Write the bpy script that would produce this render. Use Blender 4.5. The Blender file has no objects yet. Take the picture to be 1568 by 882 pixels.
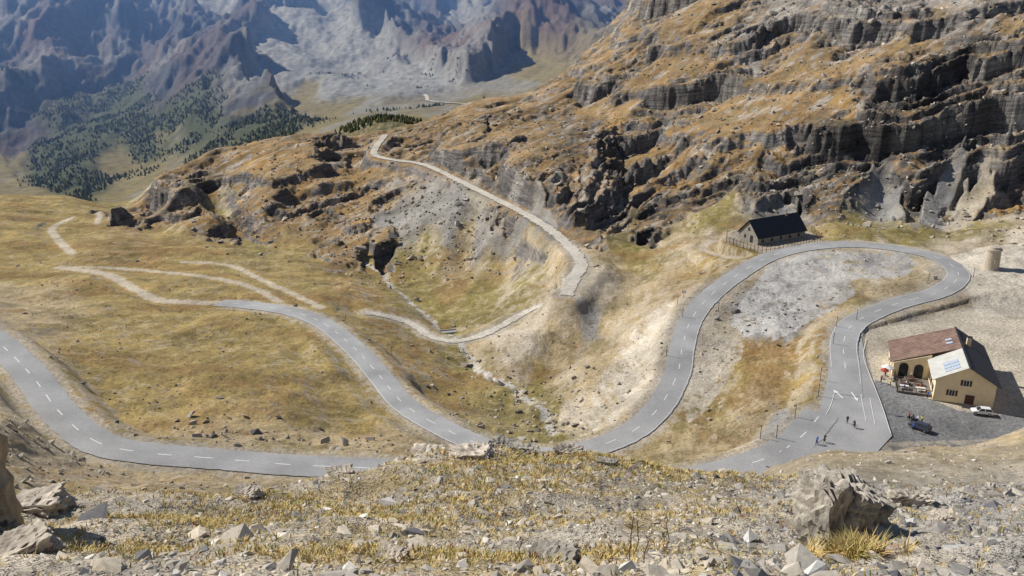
import bpy, math, random, numpy as np
from mathutils import Vector, Matrix
random.seed(5); rng=np.random.default_rng(7)
F=1305.0; PIT=math.radians(20); CP,SP=math.cos(PIT),math.sin(PIT); OFF=12.0
scene=bpy.context.scene
# ---------- survey: theodolite style sightings (bearing,elevation + known height or range) -> world metres
def sight(u,v,val):
    a=(441-v)/F; s=math.tan(math.atan(a)-PIT)
    if val<0: z=val; Y=z/s
    else: Y=val; z=s*Y
    return (Y*((u-784)/F)/(CP+a*SP),Y,z)
# ---------- noise
def _g(seed):
    r=np.random.default_rng(seed); p=r.permutation(256); a=r.uniform(0,2*np.pi,256)
    return np.concatenate([p,p]),np.cos(a).astype(np.float32),np.sin(a).astype(np.float32)
_gc={}
def perlin(x,y,seed=0):
    if seed not in _gc:_gc[seed]=_g(seed)
    p,gx,gy=_gc[seed]
    xf=np.floor(x);yf=np.floor(y); xi=xf.astype(np.int64)&255; yi=yf.astype(np.int64)&255
    fx=(x-xf).astype(np.float32); fy=(y-yf).astype(np.float32)
    u=fx*fx*fx*(fx*(fx*6-15)+10); v=fy*fy*fy*(fy*(fy*6-15)+10)
    def d(i,j,a,b):
        h=p[p[(xi+i)&255]+((yi+j)&255)]
        return gx[h]*a+gy[h]*b
    n00=d(0,0,fx,fy);n10=d(1,0,fx-1,fy);n01=d(0,1,fx,fy-1);n11=d(1,1,fx-1,fy-1)
    a=n00+u*(n10-n00); b=n01+u*(n11-n01)
    return (a+v*(b-a))*1.5
def fbm(x,y,o=4,seed=0,g=.5):
    r=0;a=1.0;f=1.0
    for i in range(o):
        r=r+a*perlin(x*f+i*13.7,y*f+i*7.3,seed+i); a*=g; f*=2.03
    return r
def ridged(x,y,o=4,seed=0,g=.5):
    r=0;a=1.0;f=1.0
    for i in range(o):
        r=r+a*(1-2*np.abs(perlin(x*f+i*3.7,y*f+i*9.3,seed+i))); a*=g; f*=2.05
    return r
def sst(a,b,x):
    t=np.clip((x-a)/(b-a),0,1); return t*t*(3-2*t)
# ---------- ground types : albedo (D also holds painted cliff shadow), roughness of relief
KEY={'G':((.39,.285,.115),.04),'O':((.285,.23,.085),.05),'T':((.47,.365,.22),.08),'S':((.58,.50,.39),.06),
'K':((.30,.29,.28),.08),'R':((.31,.22,.13),1),'B':((.32,.21,.09),.06),'b':((.36,.225,.095),.85),'k':((.32,.30,.28),.75),
'D':((.125,.115,.108),1.0),'F':((.075,.085,.045),.5),'M':((.082,.085,.098),1),'C':((.29,.295,.30),.35),'V':((.22,.185,.095),.25),
'A':((.19,.19,.19),0),'P':((.13,.095,.09),1),'s':((.33,.315,.29),.38)}
SCR={'S':.7,'K':1,'s':1,'A':1,'k':.5}
A=[]
def add(k,*pts):
    for p in pts: A.append(sight(*p)+(k,))
for X,Y,z in [(0,-6,-.6),(-8,-6,-.4),(8,-6,-.6),(0,0,-1.62),(-5,0,-1.7),(5,0,-1.7)]: A.append((X,Y,z,'S'))
add('S',*[(u,882,4) for u in(-200,0,300,784,1200,1568,1750)],*[(u,820,6.5) for u in(0,300,784,1200,1568)],
 *[(u,775,9.5) for u in(300,550,784,1000,1200,1400,1568)],(0,765,11),(200,765,11),(400,755,12),(520,730,14))
add('S',(620,700,16),(740,693,17),(880,693,17),(1000,715,17),(1100,733,16),(1250,742,15),(1400,745,15),(1568,745,15))
add('T',(0,790,16),(200,790,16),(400,790,18),(700,770,24),(900,770,24),(1100,790,24),(1300,765,22),(1500,760,22),
 (0,865,40),(300,865,40),(600,870,40),(850,870,40),(1050,855,40),(0,825,80),(300,830,80),(600,850,80),(850,850,80),(1080,845,80),
 (1200,752,38),(1400,742,38),(1568,740,38),(1170,728,55),(1250,700,60),(1400,672,60),(1568,655,60),(1700,645,60),
 (1250,760,80),(1400,735,80),(1568,720,80),(1200,755,105),(1400,715,115),(1568,700,115),
 (600,745,128),(850,755,122),(1050,765,120),(0,645,125),(60,715,118),(0,750,105),(200,755,108),(200,730,122),(400,752,112),(400,738,122),(520,738,125),(-150,600,125),(-150,760,60))
add('G',(150,560,-89),(200,620,-87),(450,600,-92),(550,640,-94),(200,450,-107),(200,500,-99),(350,520,-97),(450,520,-100),(300,600,-90),
 (420,450,-108),(300,430,-113),(300,395,-122),(60,380,-124),(100,350,-134),(0,350,-130),(250,350,-142),(100,320,-146),(0,300,-150),(100,301,-158),
 (450,390,-130),(0,420,-113),(700,590,-108),(640,560,-107),(560,500,-108),(780,400,-118),(720,385,-124),(1080,400,-92),(1000,400,-98),(480,430,-117),(1220,600,-88),(1130,590,-92))
add('T',(450,660,-89),(300,660,-86.5),(550,680,-90),(650,690,-92),(0,480,-95),(0,450,-107),(60,470,-103),(1000,440,-97),(1050,380,-93),(950,420,-100),(850,410,-104),
 (900,560,-102),(930,640,-97.5),(1150,620,-91),(1150,650,-90.5),(1080,665,-93),(1000,700,-93),(740,535,-111),(1300,450,-85.7),(1370,430,-85.2),(-200,450,-98))
add('S',(925,438,-98.3),(880,462,-100),(835,488,-103.5),(790,518,-107.5))
add('K',(908,490,-104.6))
add('T',(938,478,-102.8),(872,516,-107),(965,510,-99.5),(930,535,-102.5),(840,540,-109))
add('B',(200,380,-125),(600,520,-108),(700,430,-121),(540,440,-116),(1200,540,-88.5),(1150,560,-90.5),(1220,520,-87.5),(1000,480,-96))
add('O',(840,660,-101),(840,610,-104),(800,600,-107),(720,560,-113),(700,530,-113.5),(680,500,-119),(640,465,-121),(600,430,-126),(570,405,-130),(750,460,-118),
 (650,400,-127),(800,440,-110),(980,370,-101),(1100,345,-93),(1300,345,-87),(1400,345,-86),(1500,350,-85),(1080,640,-93.5),(380,368,-136),(330,332,-150),(190,316,-160))
add('S',(960,600,-97),(990,560,-96),(1015,500,-93.5),(1100,510,-91),(1080,580,-93),(1250,420,-86.5),(1350,412,-85.5),(1090,380,-91),(1500,430,-84.3),(1560,470,-84.5),(1560,400,-84),(1480,392,-84.2),(1568,345,-84),(1500,305,-87),(1700,400,-83),(870,640,-101))
add('K',(1200,480,-87),(1150,470,-88),(1170,440,-87.5),(1190,650,-89),(1200,310,-92),(1350,305,-90),(1450,310,-89))
add('A',(1450,655,-85.1),(1400,640,-85.1),(1520,645,-85.1),(1380,590,-85.1),(1430,612,-85.1),(1568,600,-85),(1700,560,-84))
add('G',(1190,362,-86.6),(1160,378,-86.4),(1240,365,-86.4))
add('R',(220,335,-150),(350,352,-140),(400,352,-134),(500,383,-131),(600,390,-127),(205,322,545),(250,275,580),(330,232,620),(440,214,640),(520,210,645),
 (300,300,545),(400,290,520),(500,280,525),(450,330,475),(560,245,590),(640,212,610),(700,200,620),(800,200,520),(700,225,510),(800,265,410),(850,308,368),
 (640,192,700),(700,172,800),(760,157,810),(800,148,800),(860,115,800),(900,85,800),(950,40,820),(975,0,850),(1000,-60,900))
add('b',(550,335,452),(400,250,585),(560,280,530),(330,330,500),(480,310,500))
add('s',(620,305,480),(650,330,432),(700,330,412),(750,345,383),(700,300,445),(790,350,372),(600,330,455),(660,285,485),(720,362,-118),(830,358,-104))
add('V',(250,300,780),(330,265,830),(440,245,860),(550,238,850),(0,330,900),(150,330,900),(0,325,1300),(200,322,1300),(440,250,1200),(550,232,1150),(660,215,950),(-200,310,700),(-200,330,1200))
add('R',(700,205,1100),(800,190,1100),(900,145,1150),(960,105,1200),(1080,0,1300),(1200,-90,900),(1500,-110,750),(1568,-150,1200),(1800,-150,900))
add('R',(900,300,385),(950,150,560),(1100,200,440),(1100,100,540),(1100,30,640),(1200,150,455),(1200,60,550),(1300,80,490),(1400,60,470),(1568,150,385),(1568,50,450),(1700,100,430))
add('D',(900,200,470),(1000,335,362),(1100,288,376),(1300,250,376),(1400,248,370),(1400,150,405),(1500,260,362),(1500,85,440),(1350,200,388),(1250,275,368),(1400,200,384),(1200,265,376),(1480,215,376),(850,205,510))  # base cliffs: their shadow is painted in as darker rock
add('b',(1000,260,410),(1200,225,396),(1300,150,425),(1500,150,400),(1568,245,362),(1568,305,-84),(1700,250,350),(1100,240,405),(950,200,500))
add('k',(1200,0,640),(1300,0,570),(1400,0,540),(1500,0,510),(1150,60,570))
add('T',(1700,550,-83),(1700,700,90))
add('M',(0,0,4500),(200,0,4600),(400,0,4800),(650,0,5000),(800,0,5000),(900,0,4500),(900,60,3800),(0,100,3600),(200,80,3600),(300,60,3700),(330,130,2900),
 (640,60,3800),(750,60,3600),(600,60,4000),(400,180,2300),(0,200,2500),(-200,0,4500),(-200,200,2500),(1100,0,4500),(250,120,3000),(350,40,4000))
add('P',(700,100,3100),(800,60,3500),(100,95,3400),(240,100,3200))
add('C',(540,0,5000),(720,25,4800),(400,80,3500),(480,60,3900),(560,100,3300),(630,135,2700),(450,120,2900),(590,125,2900),(330,5,4400),(530,50,4100),(430,30,4300),(520,140,2600),(560,70,3700))
add('F',(200,160,2850),(120,180,2600),(300,195,2300),(100,220,2300),(100,280,1950),(150,190,2500),(400,200,2000),(580,182,1400),(220,200,2400))
add('V',(0,275,2050),(200,255,2100),(780,110,2700),(700,150,2300),(450,150,2600),(500,172,2200),(200,298,1750),(60,300,1800),(500,195,1700),(620,182,1600),(650,165,2000),(440,165,2400))
for u in(-300,0,300,600,900,1200,1600): add('M',(u,-150,6200),(u,-220,9000))

# ---------- road centre lines
def spline(pts,step=.7):
    P=np.array([sight(*p) for p in pts]); P=np.vstack([2*P[0]-P[1],P,2*P[-1]-P[-2]]); out=[]
    for i in range(1,len(P)-2):
        p0,p1,p2,p3=P[i-1:i+3]; n=max(2,int(np.linalg.norm(p2-p1)/step))
        t=(np.arange(n)/n)[:,None]
        out.append(.5*((2*p1)+(-p0+p2)*t+(2*p0-5*p1+4*p2-p3)*t**2+(-p0+3*p1-3*p2+p3)*t**3))
    out.append(P[-2][None]); Q=np.vstack(out)
    for _ in range(12): Q[1:-1]=(Q[:-2]+2*Q[1:-1]+Q[2:])/4
    d=np.r_[0,np.cumsum(np.linalg.norm(np.diff(Q[:,:2],axis=0),axis=1))]; n=int(d[-1]/step)
    tt=np.linspace(0,d[-1],n); return np.stack([np.interp(tt,d,Q[:,k]) for k in range(3)],1)
UP=[(-260,420,-77),(-140,455,-78),(-60,490,-79),(0,527,-80),(50,577,-81),(92,632,-82),(150,678,-83),(230,694,-83.5),(330,702,-84),(450,712,-84.5),(580,718,-85),(750,735,-85.5),(900,745,-86),(1020,738,-86),(1100,723,-85.6),(1180,699,-85.2),(1228,668,-84.97),(1258,632,-84.96)]
LO=[(1297,605,-84.98),(1294,560,-84.97),(1292,522,-84.8),(1310,493,-84.5),(1370,466,-84.2),(1440,446,-84),(1468,420,-84),(1440,396,-84),(1385,382,-84),(1310,374,-84.5),(1240,378,-85),(1180,392,-86),(1130,420,-87.5),(1085,455,-89),(1058,490,-90.5),(1045,530,-91.5),(1038,570,-92.5),(1012,620,-93.5),(970,660,-94.3),(900,688,-95),(830,698,-95.5),(750,686,-96),(680,656,-97),(620,620,-98),(585,580,-99.3),(548,538,-100.5),(500,498,-102),(455,479,-103.5),(400,469,-105),(335,463,-106.5)]
GR=[(866,452,-99.5),(878,425,-98),(889,400,-98),(850,357,-100),(800,325,-103),(750,300,-106),(700,275,-108),(650,252,-110),(605,245,-111),(575,238,-112),(575,226,-111.5),(586,211,-110),(590,206,-111)]
TR=[(560,478,-111.5),(590,483,-112.5),(630,495,-114),(660,515,-114),(700,522,-113.7),(750,508,-112.5),(800,480,-111),(840,462,-107),(866,448,-101)]
T1=[(335,463,-106.6),(290,462,-107.6),(240,458,-109),(200,438,-111.5),(160,418,-114.5),(90,408,-117)]
T2=[(90,408,-117),(180,410,-117),(300,421,-115),(380,437,-111),(430,463,-106.5)]
T3=[(280,400,-121),(350,405,-119.5),(400,427,-115),(450,450,-110),(490,470,-106)]
T4=[(110,387,-123),(88,365,-130),(80,348,-136),(110,330,-143),(90,318,-148)]
T5=[(110,318,-148),(150,325,-147),(148,342,-139)]
T6=[(1090,368,-92),(1075,380,-91.5),(1110,392,-89),(1140,395,-88)]
ST=[(845,668,-102),(835,630,-104),(790,600,-107.5),(735,575,-112),(715,545,-114),(690,520,-117),(655,485,-120.5),(625,462,-122.5),(600,440,-125.5),(585,415,-129),(560,402,-131)]
FAR=[(720,178,1950),(690,171,2050),(665,163,2150),(652,155,2250),(656,148,2320),(650,140,2420)]
roads=[(UP,3.9,0),(LO,3.6,0),(GR,2.9,0),(TR,1.9,0),(T1,2.1,1),(T2,1.4,1),(T3,1.3,1),(T4,2.0,1),(T5,1.7,1),(T6,1.6,1)]
for pts,hw,_ in roads:
    for i,p in enumerate(pts):
        if p[0]<-150: continue
        A.append(sight(*p)+('T',))
C=[spline(r[0]) for r in roads]; STc=spline(ST)
# ---------- stamp grid
GX0,GX1,GY0,GY1,CS=-280,330,90,740,.5
nx=int((GX1-GX0)/CS); ny=int((GY1-GY0)/CS)
ED=np.full((ny,nx),99.,np.float32); EZ=np.zeros((ny,nx),np.float32); TD=np.full((ny,nx),99.,np.float32); SD=np.full((ny,nx),99.,np.float32)
gxs=GX0+CS*(np.arange(nx)+.5); gys=GY0+CS*(np.arange(ny)+.5)
def stamp(line,hw,rad=13,trail=False,stream=False):
    for x,y,z in line:
        i0=int((y-rad-GY0)/CS); i1=int((y+rad-GY0)/CS); j0=int((x-rad-GX0)/CS); j1=int((x+rad-GX0)/CS)
        i0=max(i0,0); j0=max(j0,0); i1=min(i1,ny); j1=min(j1,nx)
        if i0>=i1 or j0>=j1: continue
        d=np.hypot(gxs[None,j0:j1]-x,gys[i0:i1,None]-y)-hw
        if stream:
            s=SD[i0:i1,j0:j1]; np.minimum(s,d,out=s); continue
        if trail:
            s=TD[i0:i1,j0:j1]; np.minimum(s,d,out=s)
        e=ED[i0:i1,j0:j1]; m=d<e; e[m]=d[m]; EZ[i0:i1,j0:j1][m]=z
for c,(p,hw,t) in zip(C,roads): stamp(c[::2] if not t else c[::3],hw,13 if not t else 6,bool(t))
stamp(STc[::2],.6,6,stream=True)
def inpoly(px,py,poly):
    r=np.zeros(np.broadcast(px,py).shape,bool); n=len(poly)
    for i in range(n):
        x1,y1=poly[i][:2]; x2,y2=poly[(i+1)%n][:2]
        c=((y1>py)!=(y2>py)); xx=(x2-x1)*(py-y1)/((y2-y1) if y2!=y1 else 1e-9)+x1
        r^= c&(px<xx)
    return r
APR=[sight(u,v,-85.0) for u,v in [(1270,528),(1318,512),(1328,560),(1348,612),(1366,667),(1345,690),(1290,706),(1200,722),(1170,712),(1196,690),(1228,662),(1256,622),(1268,575)]]
LOT=[sight(u,v,-85.1) for u,v in [(1322,505),(1420,490),(1500,470),(1640,480),(1680,640),(1640,668),(1366,676),(1340,600)]]
REF=[sight(u,v,-86.4) for u,v in [(1105,372),(1165,390),(1262,370),(1225,350),(1130,352)]]
for poly in(APR,LOT,REF):
    P=np.array(poly); ln=[]
    for i in range(len(P)):
        a,b=P[i],P[(i+1)%len(P)]; n=int(np.linalg.norm(b-a)/1)+1
        ln+=[a+(b-a)*t/n for t in range(n)]
    stamp(ln,0,10)
    m=inpoly(gxs[None,:],gys[:,None],poly)&(ED>-.5); ED[m]=-.5; EZ[m]=P[0,2]
def gs(G,x,y,default):
    fx=(x-GX0)/CS-.5; fy=(y-GY0)/CS-.5; i=np.clip(fy.astype(int),0,ny-2); j=np.clip(fx.astype(int),0,nx-2)
    a=np.clip(fx-j,0,1);b=np.clip(fy-i,0,1)
    r=(G[i,j]*(1-a)+G[i,j+1]*a)*(1-b)+(G[i+1,j]*(1-a)+G[i+1,j+1]*a)*b
    return np.where((fx<0)|(fy<0)|(fx>nx-2)|(fy>ny-2),default,r)
# ---------- terrain grid
NC=1080
Wc=np.linspace(-.85,.85,NC)
Yp=np.r_[np.geomspace(3.5,95,270)[:-1],np.geomspace(95,900,860)[:-1],np.geomspace(900,9400,380)]
NR=len(Yp)
Ax=np.array([a[0] for a in A]);Ay=np.array([a[1] for a in A])+OFF;Az=np.array([a[2] for a in A])
LS=.35
aw=Ax/Ay; al=np.log(Ay)*LS; av=Az/Ay
AC=np.array([KEY[a[3]][0] for a in A]);AR=np.array([KEY[a[3]][1] for a in A]); AFm=np.array([1. if a[3]=='F' else 0 for a in A]); ASm=np.array([SCR.get(a[3],0) for a in A])
n=len(A); cc=.02**2
M=np.sqrt((aw[:,None]-aw)**2+(al[:,None]-al)**2+cc)-np.eye(n)*.0012
Pm=np.stack([np.ones(n),aw,al],1)
K=np.block([[M,Pm],[Pm.T,np.zeros((3,3))]])
sol=np.linalg.lstsq(K,np.r_[av,0,0,0],rcond=None)[0]
WW,YY=np.meshgrid(Wc,Yp); X=(WW*YY); Y=YY-OFF; LL=np.log(YY)*LS
shp=X.shape
Zs=np.empty(shp,np.float32); COL=np.empty(shp+(3,),np.float32); RR=np.empty(shp,np.float32); FM=np.empty(shp,np.float32); SM=np.empty(shp,np.float32)
wn=fbm(WW*14,LL*14,4,50,.6)*.022; wl=fbm(WW*14,LL*14,4,60,.6)*.022
VAL=np.concatenate([AC,AR[:,None],AFm[:,None],ASm[:,None]],1).astype(np.float32)
isroad=np.zeros(n,bool); isroad[n-sum(1 for r in roads for p in r[0] if p[0]>=-150):]=True
aw32,al32=aw.astype(np.float32),al.astype(np.float32); sw=sol[:n].astype(np.float32)
ok=~isroad
for r0 in range(0,NR,20):
    r1=min(NR,r0+20)
    w=WW[r0:r1].ravel().astype(np.float32); l=LL[r0:r1].ravel().astype(np.float32)
    ph=np.sqrt((w[:,None]-aw32)**2+(l[:,None]-al32)**2+np.float32(cc))
    Zs[r0:r1]=((ph@sw)+sol[n]+sol[n+1]*w+sol[n+2]*l).reshape(r1-r0,NC)
    w2=w+wn[r0:r1].ravel().astype(np.float32); l2=l+wl[r0:r1].ravel().astype(np.float32)
    d2=(w2[:,None]-aw32[ok])**2+((l2[:,None]-al32[ok])*1.)**2+np.float32(2e-5)
    q=1/(d2*d2*np.sqrt(d2)); q/=q.sum(1,keepdims=True); o=q@VAL[ok]
    COL[r0:r1]=o[:,:3].reshape(r1-r0,NC,3); RR[r0:r1]=o[:,3].reshape(r1-r0,NC); FM[r0:r1]=o[:,4].reshape(r1-r0,NC); SM[r0:r1]=o[:,5].reshape(r1-r0,NC)
Z=Zs*YY
near=1-sst(30,60,Y); far=sst(1000,1900,Y); mid=(1-near)*(1-far)
Z=Z+mid*(fbm(X/42,Y/42,2,1)*1.3+fbm(X/13,Y/13,3,3)*.7-np.abs(fbm(X/22,Y/30,3,7,.5))*.8+fbm(X/2.5,Y/2.5,3,4,.6)*.16)
Z=Z+near*(fbm(X/2.2,Y/2.2,5,5,.55)*.14*np.clip(Y/8+.3,.3,1.3))
rk=sst(.3,.8,RR)*mid
# strike-aligned coordinates (beds run up to the right and away)
al_=X*.70+Y*.714; ac_=X*.714-Y*.70
Z=Z+rk*(fbm(al_/200,ac_/80,3,10,.5)*6.+ridged(al_/150,ac_/34,3,14,.5)*1.3)
outc=np.clip(fbm(al_/120,ac_/50,4,46,.55)*1.7+.45,.04,1)
Zt=Z.copy(); LED=np.zeros(shp); wA=fbm(X/150,Y/150,3,30,.5)
for St,am,tl,sd in((18.,.95,.17,33),(7.,.9,.19,36),(2.6,.85,.18,39),(1.0,.7,.18,42)):
    q=(Zt-tl*X+wA*9+fbm(al_/80,ac_/22,3,sd,.5)*St*.13+.05*St*fbm(X/5,Y/5,3,sd+2,.6))/St; f=q-np.floor(q)
    g=sst(.62,.80,f)
    oc=outc if St<17 else .3+.7*outc
    Z=Z+rk*am*St*(g-f)*.8*oc
    LED=np.maximum(LED,rk*oc*((f>.58)&(f<.83))*(St>2))
Z=Z+rk*(.25+.75*outc)*(ridged(X/11,Y/11,4,21,.55)*.4+fbm(X/3.5,Y/3.5,3,25,.6)*.32)
jn=np.abs(fbm(al_/22,ac_/60,2,27,.5)); Z=Z-rk*outc*.7*np.exp(-(jn/.03)**2)
fr_=sst(.15,.8,RR)
fa=far*np.clip((Y-1700)*.09+12,12,250)*fr_
Z=Z+fa*(ridged(X/1000+Y/5000+.3,Y/3200,6,70,.52)*.75-.2)+far*np.clip((Y-1500)/2000,0,1)*(fbm(X/150,Y/420,6,80,.6)*30)*(.3+.7*fr_)
# flatten for roads / yards
ed=gs(ED,X,Y,99.); ez=gs(EZ,X,Y,0.); td=gs(TD,X,Y,99.); sd_=gs(SD,X,Y,99.)
inb=(Y>GY0+2)&(Y<GY1-2)&(X>GX0+2)&(X<GX1-2)&(ed<50)&(ez<-10)
ez=np.where(inb,ez,Z)
wv=np.where(inb,1-sst(.9,7.5,ed),0)
drop=.16+np.where(Y>300,.0004*Y,0)
Z=Z*(1-wv)+(ez-drop)*wv
Z=Z-.45*np.exp(-(np.clip(sd_,0,99)/1.8)**2)*(wv<.3)
Pg=np.stack([X,Y,Z],-1)
di=np.empty_like(Pg); dj=np.empty_like(Pg)
di[1:-1]=Pg[2:]-Pg[:-2]; di[0]=Pg[1]-Pg[0]; di[-1]=Pg[-1]-Pg[-2]
dj[:,1:-1]=Pg[:,2:]-Pg[:,:-2]; dj[:,0]=Pg[:,1]-Pg[:,0]; dj[:,-1]=Pg[:,-1]-Pg[:,-2]
N=np.cross(dj,di); NZ=np.abs(N[...,2])/np.linalg.norm(N,axis=-1)
# colour
def mixc(c,t,m): return c*(1-m[...,None])+np.array(t,np.float32)*m[...,None]
LUM=COL.mean(-1)
p1=fbm(X/17,Y/17,4,90,.6); p2=fbm(X/5,Y/5,4,95,.65); p3=fbm(X/45,Y/30,3,99,.6); p4=fbm(X/1.6,Y/1.6,3,97,.65)
gm=mid*(1-rk)*(1-.85*SM)
COL=mixc(COL,(.235,.19,.075),gm*.6*sst(.0,.55,p1+.25*p4))
COL=mixc(COL,(.51,.41,.25),gm*.6*sst(.15,.75,p2+.4*p3))
COL=mixc(COL,(.30,.18,.075),gm*.6*sst(.15,.7,-p3+.3*p2))
COL=mixc(COL,(.19,.15,.065),gm*.45*sst(.35,.8,p4+.4*p2))
COL=mixc(COL,(.50,.425,.32),gm*sst(.955,.87,NZ)*.7*sst(-.3,.3,p2+.3))
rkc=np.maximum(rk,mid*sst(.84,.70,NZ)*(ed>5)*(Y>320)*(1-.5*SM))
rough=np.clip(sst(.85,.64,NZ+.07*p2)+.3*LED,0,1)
rc=mixc(np.broadcast_to(np.array((.185,.17,.16),np.float32),shp+(3,)),(.34,.315,.28),sst(0,.8,p1))*np.clip(LUM/.22,.55,1.25)[...,None]  # bare rock darkened along with the cliff shadow painted by D
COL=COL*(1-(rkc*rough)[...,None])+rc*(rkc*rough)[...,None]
gk=rk*(1-rough)*(1-.8*SM)
COL=mixc(COL,(.40,.235,.085),gk*.65*sst(-.3,.4,p2+.3*p1))
COL=mixc(COL,(.29,.215,.10),gk*.45*sst(.0,.5,-p1))
COL=mixc(COL,(.46,.42,.37),rk*(1-rough)*.75*sst(.2,.7,fbm(al_/20,ac_/7,5,120,.7)+.35*p3+.2*outc-.1))
pf=fbm(X/300+Y/3000,Y/1500,6,130,.62)
COL=mixc(COL,(.24,.24,.25),far*.65*sst(.05,.6,pf)*(1-FM)); COL=mixc(COL,(.12,.08,.07),far*.5*sst(.1,.6,-pf)*(1-FM)*fr_)
COL=mixc(COL,(.19,.155,.075),far*sst(2700,2200,Y)*.6*sst(-.1,.5,fbm(X/120,Y/200,4,133,.6))*(1-FM))
pn=fbm(X/1.6+3,Y/1.6,4,140,.6); COL=mixc(COL,(.48,.36,.16),near*.7*sst(-.05,.4,pn)); COL=mixc(COL,(.44,.40,.34),near*.5*sst(.1,.6,-pn)); COL=mixc(COL,(.36,.35,.34),near*.7*sst(.30,.45,X/(Y+3)+.1*pn))
vn=fbm(X/3,Y/3,3,150,.6)
COL=mixc(COL,(.48,.42,.34),np.where(inb,(1-sst(.3,2.8,ed+vn*1.8)),0)*.8*(td>5)*(Y<330))
COL=mixc(COL,(.56,.48,.37),(1-sst(-.4,.8,td+vn*.8))*.95)
COL=mixc(COL,(.56,.53,.48),(1-sst(-.1,1.0,sd_+vn*1.2))*.9)
lot=inpoly(X,Y,LOT)
front=inpoly(X,Y,[sight(u,v,-85.1) for u,v in[(1340,580),(1400,600),(1470,628),(1600,640),(1680,665),(1366,680),(1335,600)]])
COL=mixc(COL,(.56,.49,.385),lot&~front); COL=mixc(COL,(.24,.24,.24),(lot&front)*.95)
yd=inpoly(X,Y,[sight(u,v,-84.3) for u,v in[(1478,440),(1455,392),(1500,378),(1640,372),(1660,480),(1500,480)]])
COL=mixc(COL,(.66,.59,.48),yd*.9)
gv=inpoly(X+p2*1.5,Y+p2*2,[sight(u,v,-87) for u,v in[(1120,470),(1180,405),(1240,392),(1380,398),(1405,415),(1390,432),(1300,440),(1310,462),(1200,510),(1140,500)]])
COL=mixc(COL,(.49,.47,.445),gv*sst(-.5,.0,p2+.3)*.85)
gv=inpoly(X+p2*1.5,Y+p2*2,[sight(u,v,-90) for u,v in[(1090,500),(1140,520),(1135,545),(1090,600),(1050,630),(1060,560)]])
COL=mixc(COL,(.56,.50,.41),gv*sst(-.5,.0,p2+.3)*.7)
gv=inpoly(X+p2*2,Y+p2*2,[sight(u,v,-97) for u,v in[(940,530),(985,480),(1030,480),(1015,560),(985,620),(940,660),(880,680),(900,600)]])
COL=mixc(COL,(.60,.535,.44),gv*sst(-.35,.35,fbm(X/1.8+Y/12,Y/16,4,160,.6)+.15)*.8)
COL=np.clip(COL,0.01,.9)
def to_mesh(name,verts,faces_flat,nper,mats,colors=None,smooth=True):
    me=bpy.data.meshes.new(name); nv=len(verts); nf=len(faces_flat)//nper
    me.vertices.add(nv); me.vertices.foreach_set('co',np.ascontiguousarray(verts,dtype=np.float32).ravel())
    me.loops.add(nf*nper); me.loops.foreach_set('vertex_index',np.asarray(faces_flat,dtype=np.int32))
    me.polygons.add(nf); me.polygons.foreach_set('loop_start',np.arange(nf,dtype=np.int32)*nper)
    try: me.polygons.foreach_set('loop_total',np.full(nf,nper,dtype=np.int32))
    except Exception: pass
    me.polygons.foreach_set('use_smooth',np.full(nf,smooth))
    me.update(calc_edges=True)
    if colors is not None:
        if colors.shape[1]==3: colors=np.concatenate([colors,np.ones((nv,1))],1)
        at=me.color_attributes.new('Col','FLOAT_COLOR','POINT')
        at.data.foreach_set('color',colors.astype(np.float32).ravel())
    for m in mats: me.materials.append(m)
    ob=bpy.data.objects.new(name,me); scene.collection.objects.link(ob); return ob
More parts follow.
